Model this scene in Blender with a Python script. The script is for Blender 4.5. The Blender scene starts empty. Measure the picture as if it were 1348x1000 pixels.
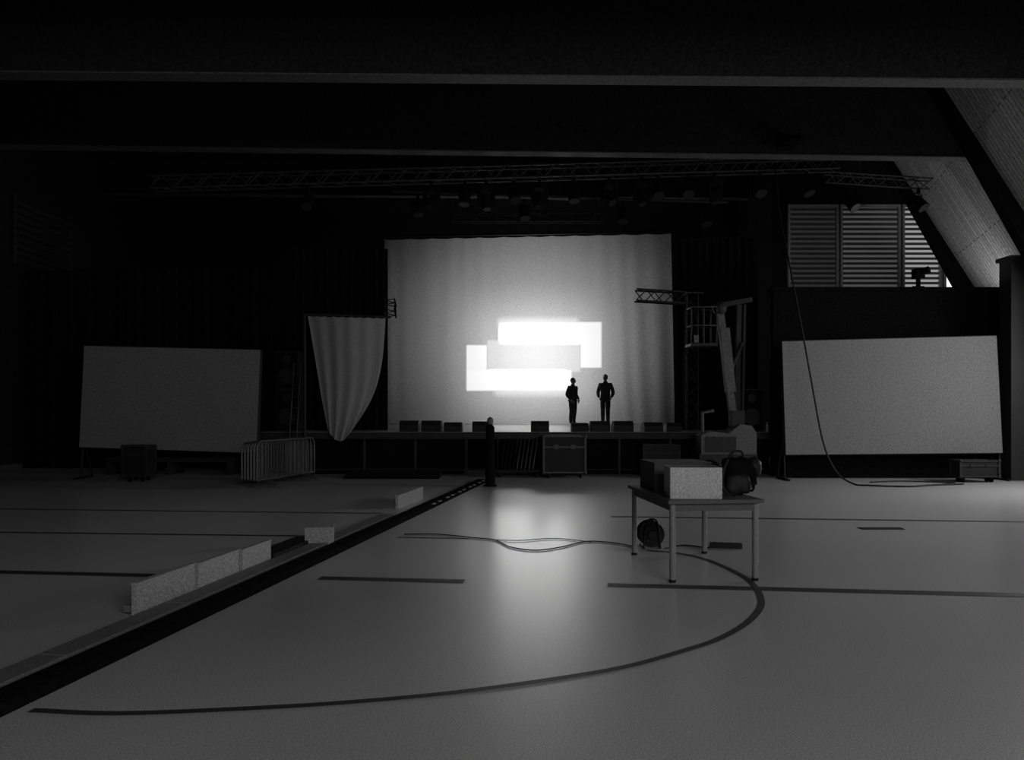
import bpy, math, random
from mathutils import Vector, Matrix
random.seed(4)
sc = bpy.context.scene
sc.view_settings.view_transform = 'Standard'
sc.view_settings.look = 'None'

# ---------------------------------------------------------------- materials
def mat(name, g, rough=0.7, gs=60, ga=0.25, metal=0.0, emit=0.0, spec=0.5, big=0.0, detail=3):
    m = bpy.data.materials.new(name); m.use_nodes = True
    nt = m.node_tree; b = nt.nodes['Principled BSDF']
    b.inputs['Roughness'].default_value = rough
    b.inputs['Metallic'].default_value = metal
    b.inputs['Specular IOR Level'].default_value = spec
    tc = nt.nodes.new('ShaderNodeTexCoord')
    n = nt.nodes.new('ShaderNodeTexNoise'); n.inputs['Scale'].default_value = gs
    n.inputs['Detail'].default_value = detail
    nt.links.new(tc.outputs['Object'], n.inputs['Vector'])
    r = nt.nodes.new('ShaderNodeMapRange')
    r.inputs['From Min'].default_value = 0.3; r.inputs['From Max'].default_value = 0.7
    r.inputs['To Min'].default_value = g*(1-ga); r.inputs['To Max'].default_value = g*(1+ga)
    nt.links.new(n.outputs['Fac'], r.inputs['Value'])
    out = r.outputs['Result']
    if big > 0:
        n2 = nt.nodes.new('ShaderNodeTexNoise'); n2.inputs['Scale'].default_value = 0.35
        n2.inputs['Detail'].default_value = 4
        nt.links.new(tc.outputs['Object'], n2.inputs['Vector'])
        r2 = nt.nodes.new('ShaderNodeMapRange')
        r2.inputs['From Min'].default_value = 0.3; r2.inputs['From Max'].default_value = 0.7
        r2.inputs['To Min'].default_value = 1-big; r2.inputs['To Max'].default_value = 1+big
        nt.links.new(n2.outputs['Fac'], r2.inputs['Value'])
        mu = nt.nodes.new('ShaderNodeMath'); mu.operation = 'MULTIPLY'
        nt.links.new(out, mu.inputs[0]); nt.links.new(r2.outputs['Result'], mu.inputs[1])
        out = mu.outputs[0]
    nt.links.new(out, b.inputs['Base Color'])
    if emit > 0:
        b.inputs['Emission Color'].default_value = (1, 1, 1, 1)
        b.inputs['Emission Strength'].default_value = emit
    return m

M_floor = mat('sports_floor', 0.48, 0.285, 130, 0.50, spec=1.0, big=0.08, detail=2)
bf = M_floor.node_tree.nodes['Principled BSDF']; bf.inputs['IOR'].default_value = 1.8
M_line = mat('court_paint', 0.035, 0.5, 170, 0.4)
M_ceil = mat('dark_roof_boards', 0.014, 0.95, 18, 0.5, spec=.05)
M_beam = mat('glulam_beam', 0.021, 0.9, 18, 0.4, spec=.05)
M_lit_edge = mat('beam_lit_edge', 0.060, 0.7, 18, 0.4)  # paler colour that paints in the lit lower edge of the beams
M_mull = mat('window_frame', 0.40, 0.6, 18, 0.3)
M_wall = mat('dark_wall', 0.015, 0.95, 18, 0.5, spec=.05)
M_black = mat('black_cloth', 0.006, 0.95, 20, 0.5, spec=0.03)
M_blackp = mat('black_plastic', 0.012, 0.6, 60, 0.4, spec=.2)
M_dark = mat('dark_paint', 0.022, 0.6, 40, 0.4, spec=.2)
M_metal = mat('galvanised_steel', 0.095, 0.5, 40, 0.3, metal=0.4)
M_alu = mat('aluminium_truss', 0.045, 0.55, 40, 0.4, metal=0.3, spec=.3)
M_edge = mat('case_edging', 0.05, 0.6, 40, 0.3)
M_white = mat('white_board', 0.30, 0.6, 80, 0.55)
M_grey = mat('grey_board', 0.13, 0.7, 90, 0.35)
M_card = mat('cardboard', 0.46, 0.8, 110, 0.45)
M_card2 = mat('brown_cardboard', 0.045, 0.8, 120, 0.3)
M_screen = mat('screen_cloth', 0.18, 0.9, 30, 0.26, spec=0.1)
M_screen2 = mat('screen_cloth_grey', 0.18, 0.9, 30, 0.28, spec=0.1)
M_tabletop = mat('table_laminate', 0.06, 0.5, 120, 0.3)
M_leg = mat('table_leg_metal', 0.19, 0.5, 120, 0.3)
M_lift = mat('lift_paint', 0.07, 0.7, 25, 0.4)
M_skin = mat('skin', 0.12, 0.6, 50, 0.1)
M_hair = mat('hair', 0.02, 0.8, 80, 0.3)
M_jacket = mat('jacket', 0.025, 0.9, 40, 0.4)
M_trouser = mat('trousers', 0.018, 0.9, 40, 0.4)
M_shoe = mat('shoes', 0.02, 0.6, 40, 0.3)
M_deck = mat('stage_deck', 0.28, 0.45, 20, 0.3)
M_lens = mat('lamp_lens', 0.02, 0.4, 20, 0.1, spec=.2)

def wood_mat(name, g):
    m = bpy.data.materials.new(name); m.use_nodes = True
    nt = m.node_tree; b = nt.nodes['Principled BSDF']; b.inputs['Roughness'].default_value = .75
    uv = nt.nodes.new('ShaderNodeUVMap')
    mp = nt.nodes.new('ShaderNodeMapping'); nt.links.new(uv.outputs[0], mp.inputs[0])
    w = nt.nodes.new('ShaderNodeTexBrick')
    w.inputs['Scale'].default_value = 1.0; w.inputs['Brick Width'].default_value = 3.2
    w.inputs['Row Height'].default_value = 0.15; w.inputs['Mortar Size'].default_value = 0.012
    w.inputs['Color1'].default_value = (g*.8, g*.8, g*.8, 1); w.inputs['Color2'].default_value = (g*1.2, g*1.2, g*1.2, 1)
    w.inputs['Mortar'].default_value = (g*.2, g*.2, g*.2, 1)
    nt.links.new(mp.outputs[0], w.inputs['Vector'])
    n = nt.nodes.new('ShaderNodeTexNoise'); n.inputs['Scale'].default_value = 14
    nt.links.new(mp.outputs[0], n.inputs['Vector'])
    mr = nt.nodes.new('ShaderNodeMapRange'); mr.inputs['From Min'].default_value = .3; mr.inputs['From Max'].default_value = .7
    mr.inputs['To Min'].default_value = .65; mr.inputs['To Max'].default_value = 1.35
    nt.links.new(n.outputs['Fac'], mr.inputs['Value'])
    mx = nt.nodes.new('ShaderNodeVectorMath'); mx.operation = 'SCALE'
    nt.links.new(w.outputs['Color'], mx.inputs[0]); nt.links.new(mr.outputs['Result'], mx.inputs['Scale'])
    nt.links.new(mx.outputs[0], b.inputs['Base Color'])
    return m
M_wood = wood_mat('timber_cladding', 0.30)

# ---------------------------------------------------------------- mesh builder
class MB:
    def __init__(s): s.v = []; s.f = []; s.m = []; s.sm = []
    def add(s, vs, fs, m=0, smooth=False):
        o = len(s.v); s.v += [Vector(p) for p in vs]
        for f in fs: s.f.append([i+o for i in f]); s.m.append(m); s.sm.append(smooth)
    def box(s, c, d, m=0, R=None):
        c = Vector(c); hx, hy, hz = d[0]/2, d[1]/2, d[2]/2
        vs = [Vector((x*hx, y*hy, z*hz)) for z in (-1, 1) for y in (-1, 1) for x in (-1, 1)]
        if R is not None: vs = [R @ p for p in vs]
        s.add([p+c for p in vs], [(0,2,3,1),(4,5,7,6),(0,1,5,4),(2,6,7,3),(0,4,6,2),(1,3,7,5)], m)
    def bx(s, x0, x1, y0, y1, z0, z1, m=0):
        s.box(((x0+x1)/2, (y0+y1)/2, (z0+z1)/2), (x1-x0, y1-y0, z1-z0), m)
    def tube(s, pts, r, m=0, seg=8, caps=True):
        pts = [Vector(p) for p in pts]; n = len(pts)
        rs = r if isinstance(r, (list, tuple)) else [r]*n
        vs = []; prev = None
        for i, p in enumerate(pts):
            t = (pts[min(i+1, n-1)]-pts[max(i-1, 0)]).normalized()
            if prev is None:
                a = Vector((0, 0, 1)) if abs(t.z) < .9 else Vector((1, 0, 0))
                u = t.cross(a).normalized()
            else:
                u = (prev - t*prev.dot(t)).normalized()
            prev = u; w = t.cross(u)
            for k in range(seg):
                an = 2*math.pi*k/seg
                vs.append(p+(u*math.cos(an)+w*math.sin(an))*rs[i])
        fs = []
        for i in range(n-1):
            for k in range(seg):
                k2 = (k+1) % seg
                fs.append((i*seg+k, i*seg+k2, (i+1)*seg+k2, (i+1)*seg+k))
        s.add(vs, fs, m, True)
        if caps:
            s.add(vs[:seg], [tuple(range(seg))[::-1]], m); s.add(vs[-seg:], [tuple(range(seg))], m)
    def ball(s, c, r, m=0, nu=16, nv=10, fn=None):
        c = Vector(c); r = (r, r, r) if not isinstance(r, (tuple, list)) else r
        vs = []; fs = []
        for j in range(nv+1):
            th = math.pi*j/nv
            for i in range(nu):
                ph = 2*math.pi*i/nu
                d = Vector((math.sin(th)*math.cos(ph), math.sin(th)*math.sin(ph), math.cos(th)))
                k = fn(d) if fn else 1
                vs.append(c+Vector((d.x*r[0], d.y*r[1], d.z*r[2]))*k)
        for j in range(nv):
            for i in range(nu):
                i2 = (i+1) % nu
                fs.append((j*nu+i, (j+1)*nu+i, (j+1)*nu+i2, j*nu+i2))
        s.add(vs, fs, m, True)
    def prism(s, prof, a0, a1, m=0, axis='x'):
        n = len(prof)
        if axis == 'x': vs = [(a0, u, z) for u, z in prof]+[(a1, u, z) for u, z in prof]
        else: vs = [(u, a0, z) for u, z in prof]+[(u, a1, z) for u, z in prof]
        fs = [tuple(range(n))[::-1], tuple(range(n, 2*n))]
        for i in range(n): fs.append((i, (i+1) % n, n+(i+1) % n, n+i))
        s.add(vs, fs, m)
    def truss(s, p0, p1, h, w, m=0, r=.022, step=None, tri=False):
        p0 = Vector(p0); p1 = Vector(p1); L = (p1-p0).length; t = (p1-p0)/L
        a = Vector((0, 0, 1)) if abs(t.z) < .8 else Vector((0, 1, 0))
        sd = t.cross(a).normalized(); up = sd.cross(t).normalized()
        if tri: offs = [up*(-h/2), up*(h/2)+sd*(w/2), up*(h/2)-sd*(w/2)]
        else: offs = [up*(-h/2)+sd*(w/2), up*(-h/2)-sd*(w/2), up*(h/2)-sd*(w/2), up*(h/2)+sd*(w/2)]
        for o in offs: s.tube([p0+o, p1+o], r, m, 6)
        step = step or h; n = max(2, int(L/step))
        k = len(offs)
        for j in range(k):
            a_, b_ = offs[j], offs[(j+1) % k]
            for i in range(n):
                q0 = p0+t*(L*i/n); q1 = p0+t*(L*(i+1)/n)
                if i % 2: s.tube([q0+a_, q1+b_], r*.6, m, 4)
                else: s.tube([q0+b_, q1+a_], r*.6, m, 4)
    def obj(s, name, mats, loc=None, rz=0, bevel=0, recenter=True):
        if recenter:
            xs = [p.x for p in s.v]; ys = [p.y for p in s.v]; zs = [p.z for p in s.v]
            c = Vector(((min(xs)+max(xs))/2, (min(ys)+max(ys))/2, min(zs)))
        else: c = Vector((0, 0, 0))
        me = bpy.data.meshes.new(name)
        me.from_pydata([tuple(p-c) for p in s.v], [], s.f); me.update()
        for mm in (mats if isinstance(mats, (list, tuple)) else [mats]): me.materials.append(mm)
        for i, p in enumerate(me.polygons): p.material_index = s.m[i]; p.use_smooth = s.sm[i]
        o = bpy.data.objects.new(name, me); sc.collection.objects.link(o)
        o.location = c if loc is None else Vector(loc)
        o.rotation_euler[2] = rz
        if bevel:
            b = o.modifiers.new('bevel', 'BEVEL'); b.width = bevel; b.segments = 2; b.limit_method = 'ANGLE'
        return o

def smooth_path(pts, n=8):
    out = []; P = [Vector(p) for p in pts]; P = [P[0]*2-P[1]]+P+[P[-1]*2-P[-2]]
    for i in range(1, len(P)-2):
        for k in range(n):
            t = k/n; a, b, c, d = P[i-1], P[i], P[i+1], P[i+2]
            out.append(.5*((2*b)+(c-a)*t+(2*a-5*b+4*c-d)*t*t+(3*b-a-3*c+d)*t**3))
    out.append(P[-2]); return out

# ---------------------------------------------------------------- camera (eye 1.5 m)
cam = bpy.data.cameras.new('camera'); co = bpy.data.objects.new('camera', cam); sc.collection.objects.link(co)
co.location = (0, 0, 1.5); co.rotation_euler = (math.radians(90), 0, 0)
cam.sensor_fit = 'HORIZONTAL'; cam.sensor_width = 36; cam.lens = 26.7; cam.shift_y = 40/1348
sc.camera = co

# ---------------------------------------------------------------- room shell
b = MB(); b.bx(-14, 19, -8, 33, -.2, 0); b.obj('floor', M_floor, recenter=False)
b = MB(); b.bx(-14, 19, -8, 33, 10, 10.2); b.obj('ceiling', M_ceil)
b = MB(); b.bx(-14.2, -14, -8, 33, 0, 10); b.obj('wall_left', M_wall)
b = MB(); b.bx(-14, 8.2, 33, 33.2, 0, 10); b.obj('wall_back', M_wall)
b = MB(); b.bx(8.2, 8.4, 24, 33.2, 0, 10); b.obj('wall_stage_side', M_wall)
b = MB(); b.bx(8.4, 19, 24, 24.2, 0, 10); b.obj('wall_gallery', M_wall)
b = MB(); b.bx(13.2, 13.4, -8, 17.2, 0, 4.2); b.obj('wall_right', M_wall)
b = MB(); b.bx(5.95, 19, 17.3, 17.5, 0, 4.27); b.bx(5.9, 19, 17.24, 17.56, 4.22, 4.3)
b.obj('wall_balcony_front', M_black)
b = MB(); b.bx(8.4, 19, 17.5, 24, 3.2, 3.4); b.obj('balcony_floor', M_wall)
b = MB(); b.bx(10.65, 11.3, 16.2, 16.6, 0, 4.72); b.bx(10.6, 11.4, 16.15, 16.65, 4.72, 4.8); b.obj('pillar', M_dark)

# deep roof girders
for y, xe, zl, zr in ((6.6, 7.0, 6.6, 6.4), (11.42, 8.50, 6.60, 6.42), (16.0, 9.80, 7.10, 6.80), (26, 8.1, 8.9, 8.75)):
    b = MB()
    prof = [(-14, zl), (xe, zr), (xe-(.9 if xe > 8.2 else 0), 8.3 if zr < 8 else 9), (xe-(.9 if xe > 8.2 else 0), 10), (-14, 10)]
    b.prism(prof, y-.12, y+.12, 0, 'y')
    b.prism([(-14, zl-.025), (xe, zr-.025), (xe, zr), (-14, zl)], y-.14, y+.14, 1, 'y')  # thin paler strip, edge highlight painted along the beam bottom
    b.obj('ceiling_beam', [M_beam, M_lit_edge])

K = [Vector((6.06, 6.5, 8.35)), Vector((7.43, 11.1, 8.35)), Vector((8.8, 15.7, 8.35)), Vector((10.17, 20.3, 8.2))]
SL = Vector((2.75, 0, -4.9))
me = bpy.data.meshes.new('ceiling_soffit')
vs = []; fs = []
for k in K: vs += [tuple(k+Vector((-.15, 0, .3))), tuple(k+SL+Vector((.35, 0, .15)))]
for i in range(3): fs.append((2*i, 2*i+1, 2*i+3, 2*i+2))
me.from_pydata(vs, [], fs); uvl = me.uv_layers.new(name='UVMap')
for p in me.polygons:
    for li in p.loop_indices:
        vi = me.loops[li].vertex_index
        uvl.data[li].uv = ((vi % 2)*5.6, (vi//2)*4.8)
me.materials.append(M_wood)
o = bpy.data.objects.new('ceiling_soffit', me); sc.collection.objects.link(o)
so = o.modifiers.new('solid', 'SOLIDIFY'); so.thickness = .08
for k in K[1:]:
    b = MB(); nrm = Vector((-.87, 0, -.49)); vv = []
    for q in (k, k+SL):
        for dy in (-.13, .13):
            for dd in (-.18, .20): vv.append(q+Vector((0, dy, 0))+nrm*dd)
    b.add(vv, [(0,1,3,2),(4,6,7,5),(0,4,5,1),(2,3,7,6),(1,5,7,3),(0,2,6,4)], 0)
    b.obj('inclined_column', M_black)

def blind_window(name, x0, x1, z0, z1, y, em):
    b = MB(); f = .07
    b.bx(x0, x1, y-.03, y-.01, z0, z1, 2)
    b.bx(x0-f, x0, y-.14, y, z0-f, z1+f, 0); b.bx(x1, x1+f, y-.14, y, z0-f, z1+f, 0)
    b.bx(x0, x1, y-.14, y, z1, z1+f, 0); b.bx(x0, x1, y-.14, y, z0-f, z0, 0)
    n = int((z1-z0)/.15)
    R = Matrix.Rotation(math.radians(-35), 3, 'X')
    for i in range(n):
        b.box(((x0+x1)/2, y-.09, z0+(i+.5)*(z1-z0)/n), (x1-x0-.02, .10, .012), 1, R)
    mg = mat(name+'_daylight', .1, .4, 9, .2, emit=em)
    return b.obj(name, [M_mull, M_grey, mg])
blind_window('window_1', 8.75, 10.2, 4.5, 7.9, 24, .016)
blind_window('window_2', 10.4, 12.15, 4.5, 7.9, 24, .055)
blind_window('window_3', 12.35, 13.45, 4.5, 7.9, 24, .28)
b = MB(); b.bx(13.65, 14.6, 23.95, 23.98, 4.3, 7.9, 1); b.bx(13.57, 13.65, 23.86, 24, 4.3, 8); b.bx(14.6, 14.68, 23.86, 24, 4.3, 8)
b.bx(13.65, 14.6, 23.88, 24, 7.9, 8)
b.obj('window_4', [M_mull, mat('bright_daylight', .5, .4, 9, .1, emit=.9)])
b = MB()
for i in range(9): b.box((-13.93, 22.6, 5.75+i*.2), (.05, 2.6, .1), 0, Matrix.Rotation(.5, 3, 'Y'))
b.bx(-13.99, -13.9, 21.2, 21.3, 5.6, 7.6); b.bx(-13.99, -13.9, 23.9, 24.0, 5.6, 7.6)
b.obj('wall_louvre', M_dark)

# ---------------------------------------------------------------- court lines
def line(pts, w, z=.004):
    P = [Vector((p[0], p[1], 0)) for p in pts]; vs = []; n = len(P)
    for i, p in enumerate(P):
        t = (P[min(i+1, n-1)]-P[max(i-1, 0)]).normalized(); s_ = Vector((-t.y, t.x, 0))*w/2
        vs += [p+s_+Vector((0, 0, z)), p-s_+Vector((0, 0, z))]
    b = MB(); b.add(vs, [(2*i, 2*i+1, 2*i+3, 2*i+2) for i in range(n-1)]); b.obj('court_line', M_line)
line([(-8, 7.38), (-2.85, 6.85)], .13)
line([(-1.72, 6.79), (-.42, 6.66)], .13)
line([(.82, 6.52), (7, 5.85)], .13)
line([(-14, 12.1), (-1.9, 11.05)], .07)
line([(1.4, 10.72), (12, 9.75)], .09)
line([(-12, 9.75), (-2.3, 9.05)], .07)
line([(-1.35, 8.97), (-.5, 8.88)], .05)
arc = [(1.72, 7.98), (1.96, 7.6), (2.09, 6.76), (1.97, 6.0), (1.72, 5.45), (1.38, 5.0), (1.07, 4.73), (.69, 4.45), (.28, 4.25),
       (-.30, 4.03), (-.87, 3.886), (-1.42, 3.80), (-1.965, 3.75), (-2.40, 3.79)]
line([(p.x, p.y) for p in smooth_path([(x, y, 0) for x, y in [(1.45, 8.12)]+arc], 6)], .052, .006)

# ---------------------------------------------------------------- cable ramp and rink boards
def along(t, off=0):
    d = Vector((1.96, 12.1, 0)).normalized(); n = Vector((-d.y, d.x, 0))
    return Vector((-2.5, 3.7, 0))+d*t+n*off
ang = math.atan2(12.1, 1.96)
b = MB()
Rr = Matrix.Rotation(ang, 3, 'Z')
t = -4.2
while t < 12.0:
    c = along(t+.44, .14)
    prof = [(-.14, 0), (-.09, .045), (.09, .045), (.14, 0)]
    vs = []
    for xx in (-.435, .435):
        for u, z in prof: vs.append(Rr @ Vector((xx, u, z))+c)
    b.add(vs, [(0,1,2,3),(7,6,5,4),(0,4,5,1),(1,5,6,2),(2,6,7,3),(0,3,7,4)], 0)
    for k in (-.3, -.1, .1, .3): b.box(Rr @ Vector((k, 0, .048))+c, (.12, .12, .01), 0, Rr)
    if t > 7.4:
        for k in (-.3, .05): b.box(Rr @ Vector((k, -.10, .045))+c, (.12, .04, .012), 1, Rr)
    t += .88
b.obj('cable_ramp', [M_black, M_white])
b = MB()
for i in range(9):
    t = -4.2+i*1.25
    b.box(along(t+.62, .385)+Vector((0, 0, .02)), (1.24, .19, .04), 0, Rr)
b.obj('floor_track', M_grey, bevel=.005)
def board(t0, t1, off, h=.235, name='rink_board'):
    b = MB(); c = along((t0+t1)/2, off); L = t1-t0
    b.box(c+Vector((0, 0, h/2)), (L-.02, .04, h), 0, Rr)
    b.box(c+Vector((0, 0, h+.006)), (L-.02, .055, .014), 0, Rr)
    for k in (-.42, .42): b.box(c+Rr @ Vector((k*L, .06, .05)), (.04, .10, .05), 1, Rr)
    b.obj(name, [M_white, M_grey])
board(1.74, 2.50, .53); board(2.53, 3.20, .53, .222); board(3.23, 3.80, .52, .21)
b = MB(); b.box((-2.14, 8.45, .10), (.30, .16, .20), 0, Matrix.Rotation(.12, 3, 'Z')); b.box((-2.14, 8.5, .012), (.33, .22, .024), 1); b.box((-2.14, 8.45, .205), (.31, .17, .012), 0, Matrix.Rotation(.12, 3, 'Z')); b.obj('rink_board', [M_white, M_grey])
board(7.9, 9.3, .53, .19)
b = MB()
for i in range(3): b.box(along(4.0+i*.36, .62)+Vector((0, 0, .035)), (.33, .26, .07), 0, Rr)
b.obj('floor_plate_stack', M_blackp, bevel=.01)

# ---------------------------------------------------------------- table and items
rzt = math.radians(5.8)
RT = Matrix.Rotation(rzt, 3, 'Z'); TC = Vector((1.71, 7.30, 0))
def T(x, y, z): return RT @ Vector((x, y, 0))+TC+Vector((0, 0, z))
b = MB()
b.box(T(0, 0, .705), (.86, 1.40, .03), 0, RT)
for sx in (-1, 1):
    b.box(T(sx*.375, 0, .655), (.025, 1.25, .07), 0, RT)
    for sy in (-1, 1):
        b.tube([T(sx*.375, sy*.635, 0.02), T(sx*.375, sy*.635, .69)], .027, 1, 14)
        b.tube([T(sx*.375, sy*.635, 0), T(sx*.375, sy*.635, .025)], .031, 2, 14)
for sy in (-1, 1): b.box(T(0, sy*.635, .655), (.73, .025, .07), 0, RT)
b.obj('table', [M_tabletop, M_leg, M_blackp])
def carton(c, w, d, h, R, m, name, flap=True):
    b = MB(); c = Vector(c); t = .008
    for (o, s_) in (((0, -d/2, h/2), (w, t, h)), ((0, d/2, h/2), (w, t, h)), ((-w/2, 0, h/2), (t, d, h)), ((w/2, 0, h/2), (t, d, h)), ((0, 0, t/2), (w, d, t))):
        b.box(c+R @ Vector(o), s_, 0, R)
    if flap:
        b.box(c+R @ Vector((0, 0, h-.004)), (w-.01, d-.01, t), 1 if m is M_card else 0, R)
    b.obj(name, [m, M_grey])
carton((1.63, 6.86, .72), .45, .30, .275, Matrix.Rotation(-.02, 3, 'Z'), M_card, 'cardboard_box')
carton((1.62, 7.55, .72), .56, .50, .28, RT, M_card2, 'cardboard_box')
b = MB()
def lump(d): return 1+.10*math.sin(7*d.x+3*d.z)*math.cos(5*d.y+4*d.z)+.05*math.sin(13*d.z+9*d.x)
def sq(d):
    m_ = max(abs(d.x), abs(d.y), abs(d.z)); return (1/m_)**.6*.92*lump(d)*(1-.16*d.z)
b.ball((2.08, 7.02, .925), (.165, .13, .175), 0, 32, 20, sq)
b.ball((2.05, 6.90, .84), (.12, .06, .10), 1, 24, 14, sq)
b.ball((2.225, 7.0, .97), (.07, .08, .10), 1, 20, 12, lump)
b.tube(smooth_path([(2.0, 7.0, 1.07), (2.04, 6.99, 1.12), (2.11, 6.99, 1.12), (2.14, 7.0, 1.06)], 5), .012, 1, 8)
b.tube(smooth_path([(1.96, 6.9, 1.05), (1.91, 6.86, .95), (1.90, 6.86, .82), (1.95, 6.87, .745)], 5), .016, 1, 8)
zm = min(p.z for p in b.v)
for i in range(len(b.v)): b.v[i] = Vector((b.v[i].x, b.v[i].y, .721+(b.v[i].z-zm)*(1.135-.721)/(1.135-zm)))
b.obj('backpack', [M_black, M_blackp])
b = MB(); cx, cy, r = 1.52, 8.35, .14
for y0 in (cy-.09, cy+.08): b.tube([(cx, y0, r+.01), (cx, y0+.012, r+.01)], r, 0, 28)
for i in range(7): 
    yy = cy-.065+i*.021
    b.tube([(cx+.105*math.cos(a*math.pi/10), yy, r+.01+.105*math.sin(a*math.pi/10)) for a in range(21)], .011, 0, 6, False)
b.tube([(cx, cy-.12, r+.01), (cx, cy-.08, r+.01)], .045, 1, 20)
for a in (0, 2.1, 4.2): b.tube([(cx+.08*math.cos(a), cy-.1, r+.01+.08*math.sin(a)), (cx+.08*math.cos(a), cy-.09, r+.01+.08*math.sin(a))], .02, 1, 12)
b.tube(smooth_path([(cx-.09, cy-.11, .02), (cx-.07, cy-.11, .22), (cx-.04, cy-.11, .31), (cx+.04, cy-.11, .31), (cx+.07, cy-.11, .22), (cx+.09, cy-.11, .02)], 6), .010, 1, 8)
b.tube([(cx-.09, cy-.13, .012), (cx-.09, cy+.14, .012)], .010, 1, 8); b.tube([(cx+.09, cy-.13, .012), (cx+.09, cy+.14, .012)], .010, 1, 8)
b.obj('cable_reel', [M_blackp, M_dark])
b = MB()
b.tube(smooth_path([(-1.3, 9.15, .01), (-.9, 9.15, .01), (-.45, 8.9, .01), (-.2, 8.75, .01), (-.02, 8.3, .01), (.25, 8.1, .01), (.55, 8.3, .01), (.85, 8.65, .01), (1.15, 8.55, .01), (1.35, 8.3, .01)], 8), .007, 0, 6)
b.tube(smooth_path([(1.65, 8.2, .01), (1.9, 8.4, .01), (2.1, 8.25, .01), (2.17, 8.3, .01)], 8), .008, 0, 6)
b.tube(smooth_path([(-.2, 8.75, .01), (.1, 8.7, .012), (.5, 8.85, .01), (.9, 8.6, .012)], 8), .005, 0, 6)
b.obj('floor_cable', M_blackp)
b = MB(); R = Matrix.Rotation(-.2, 3, 'Z')
b.box((2.33, 8.28, .03), (.34, .08, .05), 0, R)
for i in range(4): b.tube([R @ Vector((-.12+i*.08, 0, .055))+Vector((2.33, 8.28, 0)), R @ Vector((-.12+i*.08, 0, .06))+Vector((2.33, 8.28, 0))], .024, 1, 12)
b.obj('power_strip', [M_blackp, M_dark])

# ---------------------------------------------------------------- stage
b = MB()
X0, X1, Y0, Y1 = -5.85, 6.1, 17.6, 29.6
b.bx(X0, X1, Y0, Y1, .90, 1.0, 0)
b.bx(X0, X1, Y0-.02, Y0, .84, .995, 1)
n = 10
for i in range(n+1):
    x = X0+.05+(X1-X0-.1)*i/n
    for y in (Y0+.08, Y0+4, Y0+8, Y1-.1):
        b.bx(x-.03, x+.03, y-.03, y+.03, 0, .9, 1)
for i in range(n):
    xa = X0+.1+(X1-X0-.1)*i/n; xb = X0+(X1-X0-.1)*(i+1)/n
    if i not in (4, 5): b.bx(xa, xb, Y0+.14, Y0+.17, .02, .88, 2)
    b.tube([(xa, Y0+.10, .12), (xb, Y0+.10, .12)], .02, 1, 6)
b.bx(X0, X1, Y0+2.0, Y0+2.05, 0, .9, 2)
b.obj('stage', [M_deck, M_dark, M_black])

def wedge(px, d=18.0, w=.46, h=.26, rz=0):
    b = MB(); x = (px-674)*d/1000
    b.prism([(-.22, 0), (.24, 0), (.24, .09), (.06, h), (-.16, h), (-.22, h*.6)], -w/2, w/2, 0, 'x')
    b.box((0, .155, h*.64), (w*.86, .012, .22), 1, Matrix.Rotation(math.radians(45), 3, 'X'))
    b.bx(-.08, .08, -.235, -.215, h*.30, h*.42, 1)
    b.obj('stage_monitor', [M_blackp, M_dark], loc=(x, d, 1.0), rz=rz, bevel=.01)
for px, w, h in ((540, .44, .26), (569, .46, .26), (597, .42, .22), (635, .44, .24), (711, .42, .25), (763, .40, .20), (789, .44, .25), (819, .46, .25), (858, .44, .22), (886, .36, .20)):
    wedge(px, 18.0, w, h, random.uniform(-.08, .08))

def flight_case(x0, x1, y0, y1, z1, me_=None):
    b = MB(); z0 = .13
    b.bx(x0, x1, y0, y1, z0, z1, 0)
    e = .022
    for x in (x0, x1):
        for y in (y0, y1): b.bx(x-e, x+e, y-e, y+e, z0, z1, 1)
        for z in (z0, z1): b.bx(x-e, x+e, y0, y1, z-e, z+e, 1)
    for z in (z0, z1, z0+(z1-z0)*.7):
        for y in (y0, y1): b.bx(x0, x1, y-e*.8, y+e*.8, z-e*.8, z+e*.8, 1)
    for x in (x0, x1):
        for z in (z0, z1): b.ball((x, y0, z), .04, 1, 8, 6)
    for k in (.3, .7):
        xx = x0+(x1-x0)*k; b.bx(xx-.05, xx+.05, y0-.03, y0, z0+(z1-z0)*.65, z0+(z1-z0)*.77, 1)
    for x in (x0+.1, x1-.1):
        for y in (y0+.1, y1-.1):
            b.tube([(x-.02, y, .055), (x+.02, y, .055)], .055, 2, 14); b.bx(x-.03, x+.03, y-.03, y+.03, .06, z0, 1)
    b.obj('flight_case', [M_blackp, me_ or M_dark, M_black])
flight_case(.70, 1.62, 16.75, 17.35, .93, M_edge)
flight_case(-8.15, -7.68, 15.9, 16.35, .75)
flight_case(2.95, 3.75, 17.0, 17.4, .72)
flight_case(9.3, 10.1, 15.75, 16.1, .45)
b = MB()
b.bx(-.32, .62, 16.95, 17.4, .12, .17, 1)
for x in (-.25, .55):
    for y in (17.0, 17.35): b.tube([(x-.02, y, .06), (x+.02, y, .06)], .06, 1, 12)
for i in range(9):
    x = -.25+i*.09
    b.tube([(x, 17.0, .17), (x+.10, 17.0, .85), (x+.10, 17.35, .85), (x, 17.35, .17)], .011, 0 if i > 3 else 1, 6)
    b.box((x+.07, 17.17, .62), (.015, .32, .22), 0 if i > 5 else 1, Matrix.Rotation(.15, 3, 'Y'))
b.tube([(-.32, 17.17, .15), (-.32, 17.17, .92)], .02, 1, 8); b.tube([(.62, 17.17, .15), (.62, 17.17, .92)], .02, 1, 8)
b.obj('folding_chair_trolley', [M_metal, M_blackp])
b = MB(); b.prism([(16.6, 0), (17.4, 0), (17.4, .14), (17.2, .14)], -3.7, -1.6); b.obj('access_ramp', M_blackp)
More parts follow.
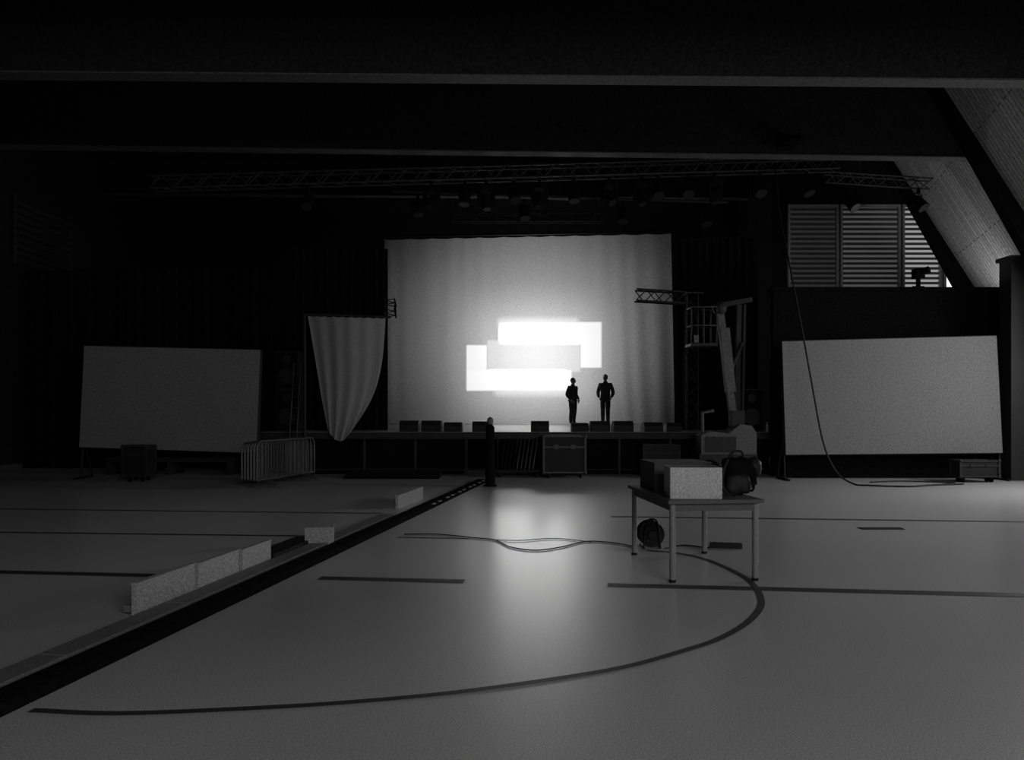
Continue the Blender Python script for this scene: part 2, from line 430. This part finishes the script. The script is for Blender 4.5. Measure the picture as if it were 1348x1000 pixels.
b = MB(); b.bx(-9.4, -6.5, 17.6, 18.3, .3, .42); b.bx(-9.4, -9.3, 17.6, 18.3, 0, .3); b.bx(-6.6, -6.5, 17.6, 18.3, 0, .3); b.bx(-8, -7.9, 17.6, 18.3, 0, .3); b.obj('bench', M_dark)

b = MB(); x, y = -.43, 15.0
b.tube([(x, y, 0), (x, y, .03)], .13, 0, 20)
b.tube([(x, y, .03), (x, y, .55), (x, y, .60), (x, y, 1.15), (x, y, 1.22)], [.095, .10, .085, .085, .05], 0, 16)
b.ball((x, y, 1.29), (.065, .065, .08), 1, 14, 10)
b.obj('padded_post', [M_black, M_grey])

# ---------------------------------------------------------------- backdrop (translucent cloth, back-projected)
BX0, BX1, BY = -4.70, 5.86, 28.0
me = bpy.data.meshes.new('stage_backdrop')
nu, nv = 260, 70; vs = []; fs = []
for j in range(nv+1):
    v = j/nv
    for i in range(nu+1):
        u = i/nu
        x = BX0+(BX1-BX0)*u
        ztop = 7.80+.22*u-.03*abs(math.sin(u*math.pi*12)); z = ztop+(1.01-ztop)*v
        x += .10*v*(1 if u > .5 else .8)*(abs(u-.5)*2)**3*(1.3 if u > .5 else 1)
        sw = u-.05*(v**2)*(1-u)*4*(1 if u > .6 else 0)
        amp = .003+.008*(1-v)**3+.07*max(0, (u-.80)/.20)*v**.7+.02*max(0, (.1-u)/.1)
        y = BY+amp*math.sin(sw*2*math.pi*15+.9*math.sin(u*23))+.003*math.sin(u*60+v*2)
        vs.append((x, y, z))
for j in range(nv):
    for i in range(nu):
        a = j*(nu+1)+i; fs.append((a, a+1, a+nu+2, a+nu+1))
me.from_pydata(vs, [], fs)
for p in me.polygons: p.use_smooth = True
mb = bpy.data.materials.new('backdrop_voile'); mb.use_nodes = True; nt = mb.node_tree
for nn in list(nt.nodes): nt.nodes.remove(nn)
N = nt.nodes.new; L = nt.links.new
outn = N('ShaderNodeOutputMaterial'); dif = N('ShaderNodeBsdfDiffuse'); tr = N('ShaderNodeBsdfTranslucent'); mix = N('ShaderNodeMixShader'); addn = N('ShaderNodeAddShader'); em = N('ShaderNodeEmission')
tc = N('ShaderNodeTexCoord'); no = N('ShaderNodeTexNoise'); no.inputs['Scale'].default_value = 22; no.inputs['Detail'].default_value = 2
L(tc.outputs['Object'], no.inputs['Vector'])
cr = N('ShaderNodeMapRange'); cr.inputs['From Min'].default_value = .3; cr.inputs['From Max'].default_value = .7; cr.inputs['To Min'].default_value = .55; cr.inputs['To Max'].default_value = .79
L(no.outputs['Fac'], cr.inputs['Value']); L(cr.outputs['Result'], dif.inputs['Color']); L(cr.outputs['Result'], tr.inputs['Color'])
mix.inputs[0].default_value = .6; L(dif.outputs[0], mix.inputs[1]); L(tr.outputs[0], mix.inputs[2])
sp = N('ShaderNodeSeparateXYZ'); L(tc.outputs['Object'], sp.inputs[0])
def M_(op, a, b_=None, c_=None):
    n = N('ShaderNodeMath'); n.operation = op
    for i, q in enumerate((a, b_, c_)):
        if q is None: continue
        if isinstance(q, (int, float)): n.inputs[i].default_value = q
        else: L(q, n.inputs[i])
    return n.outputs[0]
def edge(o, lo, hi, s=.05):
    a = N('ShaderNodeMapRange'); a.interpolation_type = 'SMOOTHSTEP'; L(o, a.inputs['Value']); a.inputs['From Min'].default_value = lo-s; a.inputs['From Max'].default_value = lo+s
    c = N('ShaderNodeMapRange'); c.interpolation_type = 'SMOOTHSTEP'; L(o, c.inputs['Value']); c.inputs['From Min'].default_value = hi-s; c.inputs['From Max'].default_value = hi+s
    return M_('SUBTRACT', a.outputs[0], c.outputs[0])
# projected picture and its painted halo, metres on the cloth: x, z extents, softness, level
def rect(x0, x1, z0, z1, s=.05, k=1.0):
    return M_('MULTIPLY', M_('MULTIPLY', edge(sp.outputs['X'], x0, x1, s), edge(sp.outputs['Z'], z0, z1, s)), k)
terms = [rect(-.40, 2.50, 4.02, 4.62, .16, 6.5), rect(-.90, 2.0, 2.36, 2.92, .16, 6.5),     # hot bars
         rect(2.52, 3.30, 3.07, 4.76, .04, .62), rect(-1.68, -.92, 2.22, 3.91, .04, .62),     # side blocks
         rect(-1.68, 2.2, 2.22, 3.0, .05, .66), rect(-.50, 3.3, 3.92, 4.76, .05, .62),
         rect(-.92, 2.52, 2.9, 4.1, .06, .33), rect(-.55, 2.5, 4.5, 4.92, .22, .42), rect(-.7, 2.3, 2.02, 2.6, .25, .42),  # dim interior, then soft halo above and below painted as emission
         rect(-1.7, 3.4, 1.5, 5.4, 1.0, .12)]  # wide faint glow around the picture, also painted as emission
v = terms[0]
for q in terms[1:]: v = M_('MAXIMUM', v, q)
L(v, em.inputs['Strength'])
L(mix.outputs[0], addn.inputs[0]); L(em.outputs[0], addn.inputs[1]); L(addn.outputs[0], outn.inputs['Surface'])
me.materials.append(mb)
o = bpy.data.objects.new('stage_backdrop', me); sc.collection.objects.link(o)
b = MB(); b.tube([(BX0-.2, BY, 7.9), (BX1+.2, BY, 8.1)], .04, 0, 8)
b.truss((-2.2, BY-1, 8.35), (3.2, BY-1, 8.35), .3, .3, 0, .03)
for x in (-4, 0, 4): b.tube([(x, BY, 7.95+.02*(x+4)), (x, BY, 9.99)], .012, 0, 5)
for x in (-2, 3): b.tube([(x, BY-1, 8.5), (x, BY-1, 9.99)], .015, 0, 5)
b.obj('backdrop_batten', M_dark)

# ---------------------------------------------------------------- curtains
def drape(name, x0, x1, y, z0, z1l, z1r, folds, amp, m):
    nu, nv = folds*10, 6; b = MB(); vs = []; fs = []
    for j in range(nv+1):
        for i in range(nu+1):
            u = i/nu; zt = z1l+(z1r-z1l)*u
            vs.append((x0+(x1-x0)*u, y+amp*math.sin(u*2*math.pi*folds)*(1+.2*math.sin(u*31)), z0+(zt-z0)*(1-j/nv)))
    for j in range(nv):
        for i in range(nu):
            a = j*(nu+1)+i; fs.append((a, a+1, a+nu+2, a+nu+1))
    b.add(vs, fs, 0, True)
    b.tube([(x0-.05, y, z1l+.03), (x1+.05, y, z1r+.03)], .03, 0, 8)
    for x, zz in ((x0-.03, z1l), (x1+.03, z1r)): b.tube([(x, y, z0), (x, y, zz+.03)], .03, 0, 8)
    b.obj(name, [m])
drape('black_wing_curtain', -5.55, -3.15, 18.9, 1.01, 5.50, 5.46, 12, .05, M_black)
drape('black_wing_curtain', 4.10, 6.05, 18.9, 1.01, 5.70, 5.80, 10, .05, M_black)
drape('black_side_curtain', -12.5, -6.1, 19.5, .02, 5.0, 5.2, 26, .06, M_black)

b = MB(); nu, nv = 120, 40; vs = []; fs = []
yc = 17.25
for j in range(nv+1):
    v = j/nv
    l = -4.64+.30*v+.14*v**3+.05*math.sin(v*3); r_ = -2.87-.14*v-.62*v**3.5
    for i in range(nu+1):
        u = i/nu
        zb = 1.10-.30*math.sin(u*math.pi)**.8
        zt = 3.65-.05*u-.02*abs(math.sin(u*math.pi*9))
        z = zt+(zb-zt)*v
        x = l+(r_-l)*u
        y = yc+(.012+.020*v)*math.sin(u*2*math.pi*5+v*1.5*math.sin(u*5))
        vs.append((x, y, z))
for j in range(nv):
    for i in range(nu):
        a = j*(nu+1)+i; fs.append((a, a+1, a+nu+2, a+nu+1))
b.add(vs, fs, 0, True)
b.tube([(-4.75, yc, 3.68), (-2.75, yc, 3.62)], .03, 1, 8)
b.tube([(-4.72, yc+.05, 0), (-4.72, yc+.05, 3.68)], .035, 1, 8)
b.tube([(-4.95, yc+.05, .02), (-4.5, yc+.05, .02)], .02, 1, 6); b.tube([(-4.72, yc-.2, .02), (-4.72, yc+.25, .02)], .02, 1, 6)
b.truss((-2.78, yc+.15, 3.75), (-3.0, yc+1.3, 4.1), .25, .25, 1, .02)
mv = mat('voile', .34, .9, 30, .25, spec=.1)
nt2 = mv.node_tree; pb = nt2.nodes['Principled BSDF']; 
trn = nt2.nodes.new('ShaderNodeBsdfTranslucent'); mxs = nt2.nodes.new('ShaderNodeMixShader'); mxs.inputs[0].default_value = .4
trn.inputs['Color'].default_value = (.5, .5, .5, 1)
nt2.links.new(pb.outputs[0], mxs.inputs[1]); nt2.links.new(trn.outputs[0], mxs.inputs[2]); nt2.links.new(mxs.outputs[0], nt2.nodes['Material Output'].inputs['Surface'])
b.obj('gathered_curtain', [mv, M_dark])

# ---------------------------------------------------------------- projection screens
def pscreen(c, m):
    C = [Vector(p) for p in c]; b = MB()
    b.add(C, [(0, 3, 2, 1)], 0)
    bk = [p+Vector((0, .03, 0)) for p in C]; b.add(bk, [(0, 1, 2, 3)], 1)
    for i in range(4): b.tube([bk[i], bk[(i+1) % 4]], .025, 1, 8)
    for i in (0, 1):
        top = bk[i]+Vector((0, .05, 0)); low = bk[3-i]+Vector((0, .05, 0))
        b.tube([top, (low.x, low.y, 0.02)], .025, 1, 8)
        b.tube([(low.x, low.y-.3, .02), (low.x, low.y+.45, .02)], .025, 1, 8)
        b.tube([(low.x, low.y+.45, .02), (low.x, low.y, 1.2)], .02, 1, 8)
    b.obj('projection_screen', [m, M_blackp])
pscreen([(-9.35, 16.6, 2.91), (-5.50, 16.6, 2.82), (-5.59, 16.6, .57), (-9.46, 16.6, .70)], M_screen2)
pscreen([(5.80, 16.3, 2.98), (10.40, 16.3, 3.10), (10.53, 16.3, .59), (5.88, 16.3, .55)], M_screen)
b = MB(); b.bx(6.1, 10.3, 16.85, 16.9, .0, .75); b.obj('screen_skirt', M_black)

# ---------------------------------------------------------------- crowd barriers
def barrier(b, p0, p1, h=1.02):
    p0 = Vector(p0); p1 = Vector(p1); t = (p1-p0); L_ = t.length; t.normalize(); up = Vector((0, 0, 1))
    zl = .16; pts = [p0+up*zl, p0+up*(h-.1), p0+t*.1+up*h, p1-t*.1+up*h, p1+up*(h-.1), p1+up*zl, p0+up*zl]
    b.tube(pts, .02, 0, 8)
    n = 13
    for i in range(1, n):
        q = p0+t*(L_*i/n); b.tube([q+up*zl, q+up*h], .008, 0, 5)
    s_ = Vector((-t.y, t.x, 0))
    for q in (p0+t*.3, p1-t*.3):
        b.tube([q-s_*.28, q-s_*.25+up*.05, q+up*.16, q+s_*.25+up*.05, q+s_*.28], .016, 0, 6)
b = MB()
for i in range(6): barrier(b, (-4.82-i*.075, 14.35+.05*i, .015), (-4.27-i*.075, 16.4+.04*i, .015), .90-.010*i)
b.obj('crowd_barrier_stack', M_metal)

# ---------------------------------------------------------------- trusses and stage lights
b = MB()
b.truss((-8.3, 17.5, 6.72), (7.5, 17.5, 7.18), .28, .28, 0, .020)
for x in (-6, -1.5, 3, 6.2):
    z = 6.72+(x+8.3)/15.8*.46
    b.tube([(x, 17.5, z+.15), (x, 17.5, 9.99)], .010, 1, 5)
    b.bx(x-.07, x+.07, 17.43, 17.57, z+.4, z+.7, 1)
b.obj('lighting_truss', [M_alu, M_black])
b = MB(); b.truss((7.4, 17.9, 6.98), (9.85, 17.9, 6.82), .22, .24, 0, .020, .24, True)
b.tube([(8.2, 17.9, 7.0), (8.2, 17.9, 9.99)], .008, 0, 5)
b.obj('lighting_truss', [M_alu])
b = MB(); b.tube([(-3.0, 19, 6.98), (5.4, 19, 6.70)], .035, 0, 8)
for x in (-2.8, 1.2, 5.2): b.tube([(x, 19, 6.97-(x+3)*.033), (x, 19, 9.99)], .010, 0, 5)
b.tube([(-.5, 18.95, 6.83), (1.7, 18.95, 6.76)], .03, 1, 8)
b.obj('lighting_bar', [M_dark, M_grey])
b = MB()
b.truss((2.98, 18.3, 4.27), (4.15, 18.3, 4.20), .27, .27, 0, .022, .2)
b.obj('truss_arm', [M_dark])
b = MB(); b.truss((4.35, 18.45, 1.02), (4.35, 18.45, 4.3), .27, .27, 0, .024, .27); b.box((4.35, 18.45, 1.02), (.5, .5, .03), 0); b.bx(4.17, 4.6, 18.2, 18.6, 4.3, 4.34); b.obj('truss_tower', [M_dark])

def stage_light(x, y, z, kind=0, rz=0, tilt=.7):
    b = MB()
    b.bx(-.03, .03, -.03, .03, -.12, .0, 0)
    if kind == 0:
        b.tube([(-.15, 0, -.36), (-.15, 0, -.14), (.15, 0, -.14), (.15, 0, -.36)], .012, 0, 6)
        d = Vector((0, -math.cos(tilt), -math.sin(tilt))); c = Vector((0, 0, -.34))
        b.tube([c-d*.18, c-d*.12, c+d*.14, c+d*.20], [.06, .12, .13, .14], 0, 16)
        b.tube([c+d*.195, c+d*.205], .125, 1, 16)
    else:
        b.box((0, 0, -.18), (.34, .26, .12), 0)
        b.bx(-.19, -.14, -.07, .07, -.55, -.2, 0); b.bx(.14, .19, -.07, .07, -.55, -.2, 0)
        d = Vector((0, -math.cos(tilt), -math.sin(tilt))); c = Vector((0, 0, -.47))
        b.tube([c-d*.18, c-d*.12, c+d*.10, c+d*.2], [.07, .13, .13, .10], 0, 16)
        b.tube([c+d*.195, c+d*.205], .09, 1, 16)
    b.obj('stage_light', [M_black, M_lens], rz=rz, recenter=False, loc=(x, y, z))
def tz(x): return 6.72+(x+8.3)/15.8*.46-.165
for px, k in ((405, 0), (568, 1), (612, 0), (640, 1), (676, 0), (710, 1), (755, 0), (802, 1), (845, 1), (866, 0), (905, 0), (940, 1), (1000, 0), (1062, 0)):
    x = (px-674)*.0175; stage_light(x, 17.5, tz(x), k, random.uniform(-.6, .6), random.uniform(.8, 1.4))
for x in (7.98, 9.58): stage_light(x, 17.9, 6.74, 0, .6, .9)
for px in (550, 690, 820, 930):
    x = (px-674)*.019; stage_light(x, 19, 6.96-(x+3)*.033-.04, 0, random.uniform(-.5, .5), 1.2)
b = MB(); b.tube([(5.65, 15.7, 7.15), (5.65, 15.7, 6.95)], .03, 0); b.bx(5.55, 5.75, 15.66, 15.86, 7.15, 7.2); b.box((5.65, 15.7, 7.02), (.30, .26, .22), 0); b.tube([(5.65, 15.6, 7.02), (5.88, 15.4, 7.06)], .08, 0, 14); b.obj('follow_spot', M_black)
b = MB(); b.tube([(9.28, 17.35, 4.3), (9.28, 17.35, 4.5)], .05, 0, 10); b.box((9.28, 17.35, 4.62), (.2, .22, .22), 0); b.tube([(9.3, 17.3, 4.64), (9.42, 17.15, 4.68)], .08, 0, 14); b.tube([(9.15, 17.35, 4.31), (9.41, 17.35, 4.31)], .03, 0); b.obj('floodlight', M_black)

b = MB()
b.tube(smooth_path([(6.0, 17.3, 7.0), (5.85, 16.6, 5.8), (5.80, 15.9, 4.6), (5.95, 15.6, 3.2), (6.13, 15.55, 2.1), (6.35, 15.5, .85), (6.6, 15.45, .25), (6.85, 15.25, .03), (7.05, 15.0, .02), (7.7, 14.8, .02), (8.4, 15.1, .02), (9.1, 15.3, .02)], 8), .018, 0, 6)
b.tube(smooth_path([(7.4, 15.7, .02), (8.2, 15.9, .02), (9.0, 15.5, .02), (8.6, 15.2, .02)], 8), .014, 0, 6)
b.obj('hanging_cable', M_blackp)
b = MB(); b.prism([(9.55, 0), (9.60, .01), (9.70, .01), (9.75, 0)], 4.42, 4.95); b.obj('floor_hatch', M_dark)

# ---------------------------------------------------------------- boom lift
b = MB(); y = 16.7
b.bx(4.05, 5.3, 16.4, 17.15, .28, .55, 1)
for x in (4.25, 5.1):
    for yy in (16.36, 17.18):
        b.tube([(x, yy-.08, .22), (x, yy+.08, .22)], .22, 2, 20); b.tube([(x, yy-.09, .22), (x, yy+.09, .22)], .10, 1, 14)
prof = [(4.1, .55), (5.3, .55), (5.3, 1.0), (5.2, 1.17), (4.95, 1.2), (4.7, 1.0), (4.3, 1.05), (4.1, .95)]
b.prism(prof, 16.45, 17.05, 0, 'y')
b.bx(4.2, 4.85, 16.43, 16.45, .6, .93, 1)
b.tube([(4.2, 16.75, 1.0), (4.2, 16.75, 1.45), (4.45, 16.75, 1.5)], .04, 0, 8)
b.box((4.95, 16.75, 1.32), (.28, .3, .35), 1)
def beam(p, q, w, m):
    p = Vector(p); q = Vector(q); d = q-p; R = d.to_track_quat('Z', 'Y').to_matrix(); b.box((p+q)/2, (w, w, d.length), m, R)
beam((4.9, 16.75, 1.15), (4.58, 16.75, 3.7), .15, 0)
beam((4.80, 16.7, 1.9), (4.66, 16.7, 3.3), .20, 0)
beam((5.0, 16.9, 1.2), (5.05, 16.9, 3.85), .10, 1)
beam((5.13, 16.9, 1.2), (5.18, 16.9, 3.85), .05, 1)
beam((4.5, 16.8, 3.8), (5.3, 16.8, 3.95), .10, 1)
beam((4.75, 16.7, 2.2), (5.1, 16.8, 3.0), .06, 1)
b.ball((4.58, 16.75, 3.75), .16, 1, 14, 10)
for z in (2.95, 3.35, 3.75):
    b.tube([(3.9, 16.5, z), (4.45, 16.5, z), (4.45, 17.0, z), (3.9, 17.0, z), (3.9, 16.5, z)], .015, 1, 6)
for x in (3.9, 4.17, 4.45):
    for yy in (16.5, 17.0): b.tube([(x, yy, 2.95), (x, yy, 3.75)], .015, 1, 6)
b.bx(3.88, 4.47, 16.48, 17.02, 2.9, 2.95, 1)
b.box((4.0, 16.47, 3.05), (.10, .02, .16), 0)
b.obj('boom_lift', [M_lift, M_dark, M_black])
for x in (5.96, 6.05):
    b = MB(); b.tube([(x, 17.75, 1.0), (x, 17.75, 1.15), (x, 17.75, 1.19), (x, 17.75, 1.23)], [.035, .035, .014, .014], 0, 12); b.obj('water_bottle', M_card)
def speaker(x, y, z0, w, d, h):
    b = MB(); b.bx(x-w/2, x+w/2, y, y+d, z0, z0+h, 0); b.bx(x-w/2+.03, x+w/2-.03, y-.02, y, z0+.03, z0+h-.03, 1)
    b.tube([(x, y-.035, z0+h*.35), (x, y-.02, z0+h*.35)], w*.36, 0, 24); b.tube([(x, y-.035, z0+h*.78), (x, y-.02, z0+h*.78)], w*.18, 0, 20)
    b.obj('loudspeaker', [M_blackp, M_black], bevel=.01)
speaker(5.60, 17.75, 1.0, .55, .5, 1.0)
speaker(-5.3, 17.9, 1.0, .55, .5, 1.0); speaker(-5.3, 17.9, 2.0, .55, .5, .9)
b = MB()
for x in (-5.04, -4.88): b.tube([(x, 17.0, 0.0), (x+.02, 17.5, 2.6)], .016, 0, 6)
for i in range(9): b.tube([(-5.04, 17.05+i*.047, .25+i*.26), (-4.88, 17.05+i*.047, .25+i*.26)], .010, 0, 6)
b.obj('ladder', M_alu)

# ---------------------------------------------------------------- people
def person(loc, H, rz, arm=1.0, head_turn=0.0):
    s = H/1.76
    J = {'pel': (0, 0, .96, .175, .125), 'sp': (0, .005, 1.12, .170, .125), 'ch': (0, .005, 1.30, .185, .130), 'nb': (0, .01, 1.45, .095, .085), 'nk': (0, 0, 1.52, .058, .058), 'hd': (0, -.005, 1.585, .05, .05)}
    E = [('pel', 'sp'), ('sp', 'ch'), ('ch', 'nb'), ('nb', 'nk'), ('nk', 'hd')]
    for sd, nm in ((-1, 'l'), (1, 'r')):
        J['sh'+nm] = (sd*.195, .01, 1.405, .080, .080)
        J['el'+nm] = (sd*(.250+.02*arm), .075, 1.13, .070, .070)
        J['fa'+nm] = (sd*.245, -.03, 1.02, .060, .060)
        J['wr'+nm] = (sd*.210, -.10, .955, .040, .040)
        J['hp'+nm] = (sd*.09, 0, .88, .108, .108)
        J['th'+nm] = (sd*.09, -.01, .68, .098, .098)
        J['kn'+nm] = (sd*.088, -.015, .50, .082, .082)
        J['cf'+nm] = (sd*.09, .015, .34, .078, .078)
        J['an'+nm] = (sd*.09, .03, .10, .064, .064)
        J['bl'+nm] = (sd*.105, -.07, .045, .042, .042)
        J['to'+nm] = (sd*.115, -.16, .035, .034, .034)
        E += [('ch', 'sh'+nm), ('sh'+nm, 'el'+nm), ('el'+nm, 'fa'+nm), ('fa'+nm, 'wr'+nm), ('pel', 'hp'+nm), ('hp'+nm, 'th'+nm), ('th'+nm, 'kn'+nm), ('kn'+nm, 'cf'+nm), ('cf'+nm, 'an'+nm), ('an'+nm, 'bl'+nm), ('bl'+nm, 'to'+nm)]
    names = list(J); me = bpy.data.meshes.new('sk'); me.from_pydata([J[n][:3] for n in names], [(names.index(a), names.index(c)) for a, c in E], [])
    ob = bpy.data.objects.new('sk', me); sc.collection.objects.link(ob)
    ob.modifiers.new('s', 'SKIN'); sl = me.skin_vertices[0]
    for i, n in enumerate(names): sl.data[i].radius = (J[n][3], J[n][4]); sl.data[i].use_root = (n == 'pel')
    ss = ob.modifiers.new('u', 'SUBSURF'); ss.levels = 2; ss.render_levels = 2
    dg = bpy.context.evaluated_depsgraph_get(); ev = bpy.data.meshes.new_from_object(ob.evaluated_get(dg))
    b = MB(); b.v = [v.co.copy() for v in ev.vertices]
    zmin = min(v.z for v in b.v)
    for p in ev.polygons:
        c = sum((ev.vertices[i].co for i in p.vertices), Vector())/len(p.vertices)
        mi = 0
        if c.z > 1.50: mi = 2
        elif c.z < .09: mi = 4
        elif c.z < .88 and abs(c.x) < .21: mi = 1
        b.f.append(list(p.vertices)); b.m.append(mi); b.sm.append(True)
    bpy.data.objects.remove(ob)
    b.tube([(.19*math.cos(a*math.pi/12), .14*math.sin(a*math.pi/12), .90) for a in range(25)], .030, 0, 8, False)
    b.tube([(.062*math.cos(a*math.pi/8), .06*math.sin(a*math.pi/8), 1.495) for a in range(17)], .022, 0, 8, False)
    hm = Matrix.Rotation(head_turn, 3, 'Z'); hc = Vector((0, -.015, 1.645))
    nv0 = len(b.v)
    def hf(d):
        k = 1.0
        if d.z < 0: k -= .12*(-d.z)*(abs(d.x)) 
        if d.y < 0 and d.z < -.3: k += .05
        return k
    b.ball(hc, (.078, .098, .117), 2, 24, 18, hf)
    b.ball(hc+Vector((0, -.100, -.012)), (.013, .018, .024), 2, 10, 8)
    b.ball(hc+Vector((0, -.088, -.055)), (.025, .010, .008), 3, 10, 6)
    for sx in (-1, 1):
        b.ball(hc+Vector((sx*.030, -.086, .010)), (.013, .008, .008), 3, 8, 6)
        b.tube([hc+Vector((sx*.014, -.094, .028)), hc+Vector((sx*.045, -.084, .028))], .005, 3, 6)
        b.ball(hc+Vector((sx*.080, .005, -.005)), (.010, .020, .032), 2, 10, 8)
    b.ball(hc+Vector((0, .016, .022)), (.086, .098, .110), 3, 24, 16, lambda d: 1.0 if (d.z > .25 or d.y > -.1) else .86)
    for i in range(nv0, len(b.v)):
        b.v[i] = hm @ (b.v[i]-Vector((0, 0, 1.5)))+Vector((0, 0, 1.5))
    for sd in (-1, 1):
        w = Vector((sd*.208, -.105, .95)); dirn = Vector((-sd*.35, -.30, -.85)).normalized(); side = Vector((0, -1, .35)); side = (side-dirn*side.dot(dirn)).normalized(); nrm = dirn.cross(side)
        pc = w+dirn*.05
        R = Matrix((side, nrm, dirn)).transposed()
        nb = len(b.v); b.ball((0, 0, 0), (.042, .016, .055), 2, 14, 10)
        for i in range(nb, len(b.v)): b.v[i] = R @ b.v[i]+pc
        inw = Vector((-sd, 0, 0))
        for k, ln in ((-1.5, .062), (-.5, .076), (.5, .082), (1.5, .074)):
            s0 = pc+side*k*.020+dirn*.035
            b.tube([s0, s0+dirn*ln*.45, s0+dirn*ln*.78+inw*.010, s0+dirn*ln+inw*.026], [.0095, .009, .008, .006], 2, 8)
        s0 = pc+side*.030-dirn*.02
        b.tube([s0, s0+side*.028+dirn*.018, s0+side*.036+dirn*.048, s0+side*.030+dirn*.068], [.012, .0105, .009, .007], 2, 8)
    for i in range(len(b.v)): b.v[i] = Vector((b.v[i].x, b.v[i].y, b.v[i].z-zmin))*s
    b.obj('person', [M_jacket, M_trouser, M_skin, M_hair, M_shoe], loc=loc, rz=rz, recenter=False)
person((2.13, 26.6, 1.0), 1.64, .75, .4, .3)
person((3.32, 27.0, 1.0), 1.78, -.2, .8, -.25)

# ---------------------------------------------------------------- lights
w = bpy.data.worlds.new('world'); sc.world = w; w.use_nodes = True
w.node_tree.nodes['Background'].inputs[0].default_value = (.5, .5, .5, 1); w.node_tree.nodes['Background'].inputs[1].default_value = .05
def area(name, loc, target, sx, sy, e):
    l = bpy.data.lights.new(name, 'AREA'); l.shape = 'RECTANGLE'; l.size = sx; l.size_y = sy; l.energy = e
    o = bpy.data.objects.new(name, l); sc.collection.objects.link(o); o.location = loc
    o.rotation_euler = (Vector(target)-Vector(loc)).to_track_quat('-Z', 'Y').to_euler(); return o
area('assumed_rear_light', (5, -6, 5.0), (3, 6, 0), 8, 3, 520)  # assumed broad light from behind the camera; no entrance is modelled
area('assumed_side_light', (12.5, 13.0, 3.0), (1, 8, 0), 4, 1.6, 380)  # assumed light from the right, added out of view; wall_right has no windows
area('added_gallery_light', (11.0, 18.4, 3.75), (11.2, 17.5, 8), 1.4, 1.4, 24)  # added light hidden behind the balcony front to brighten the timber soffit
area('added_corner_light', (11.6, 14.4, 3.9), (10.2, 15.8, 7), 1.2, 1.2, 55)  # added out-of-view light, brightens the right end of the soffit; no window here
def spot(name, loc, tgt, e, size, blend, r=.3):
    l = bpy.data.lights.new(name, 'SPOT'); l.energy = e; l.shadow_soft_size = r; l.spot_size = math.radians(size); l.spot_blend = blend
    o = bpy.data.objects.new(name, l); sc.collection.objects.link(o); o.location = loc
    o.rotation_euler = (Vector(tgt)-Vector(loc)).to_track_quat('-Z', 'Y').to_euler()
spot('projector_lamp', (.9, 30.6, 3.6), (.9, 28, 3.6), 210, 130, 1, .4)
spot('projector_wide_lamp', (.8, 32.6, 4.3), (.8, 28, 4.3), 620, 118, .7, .5)
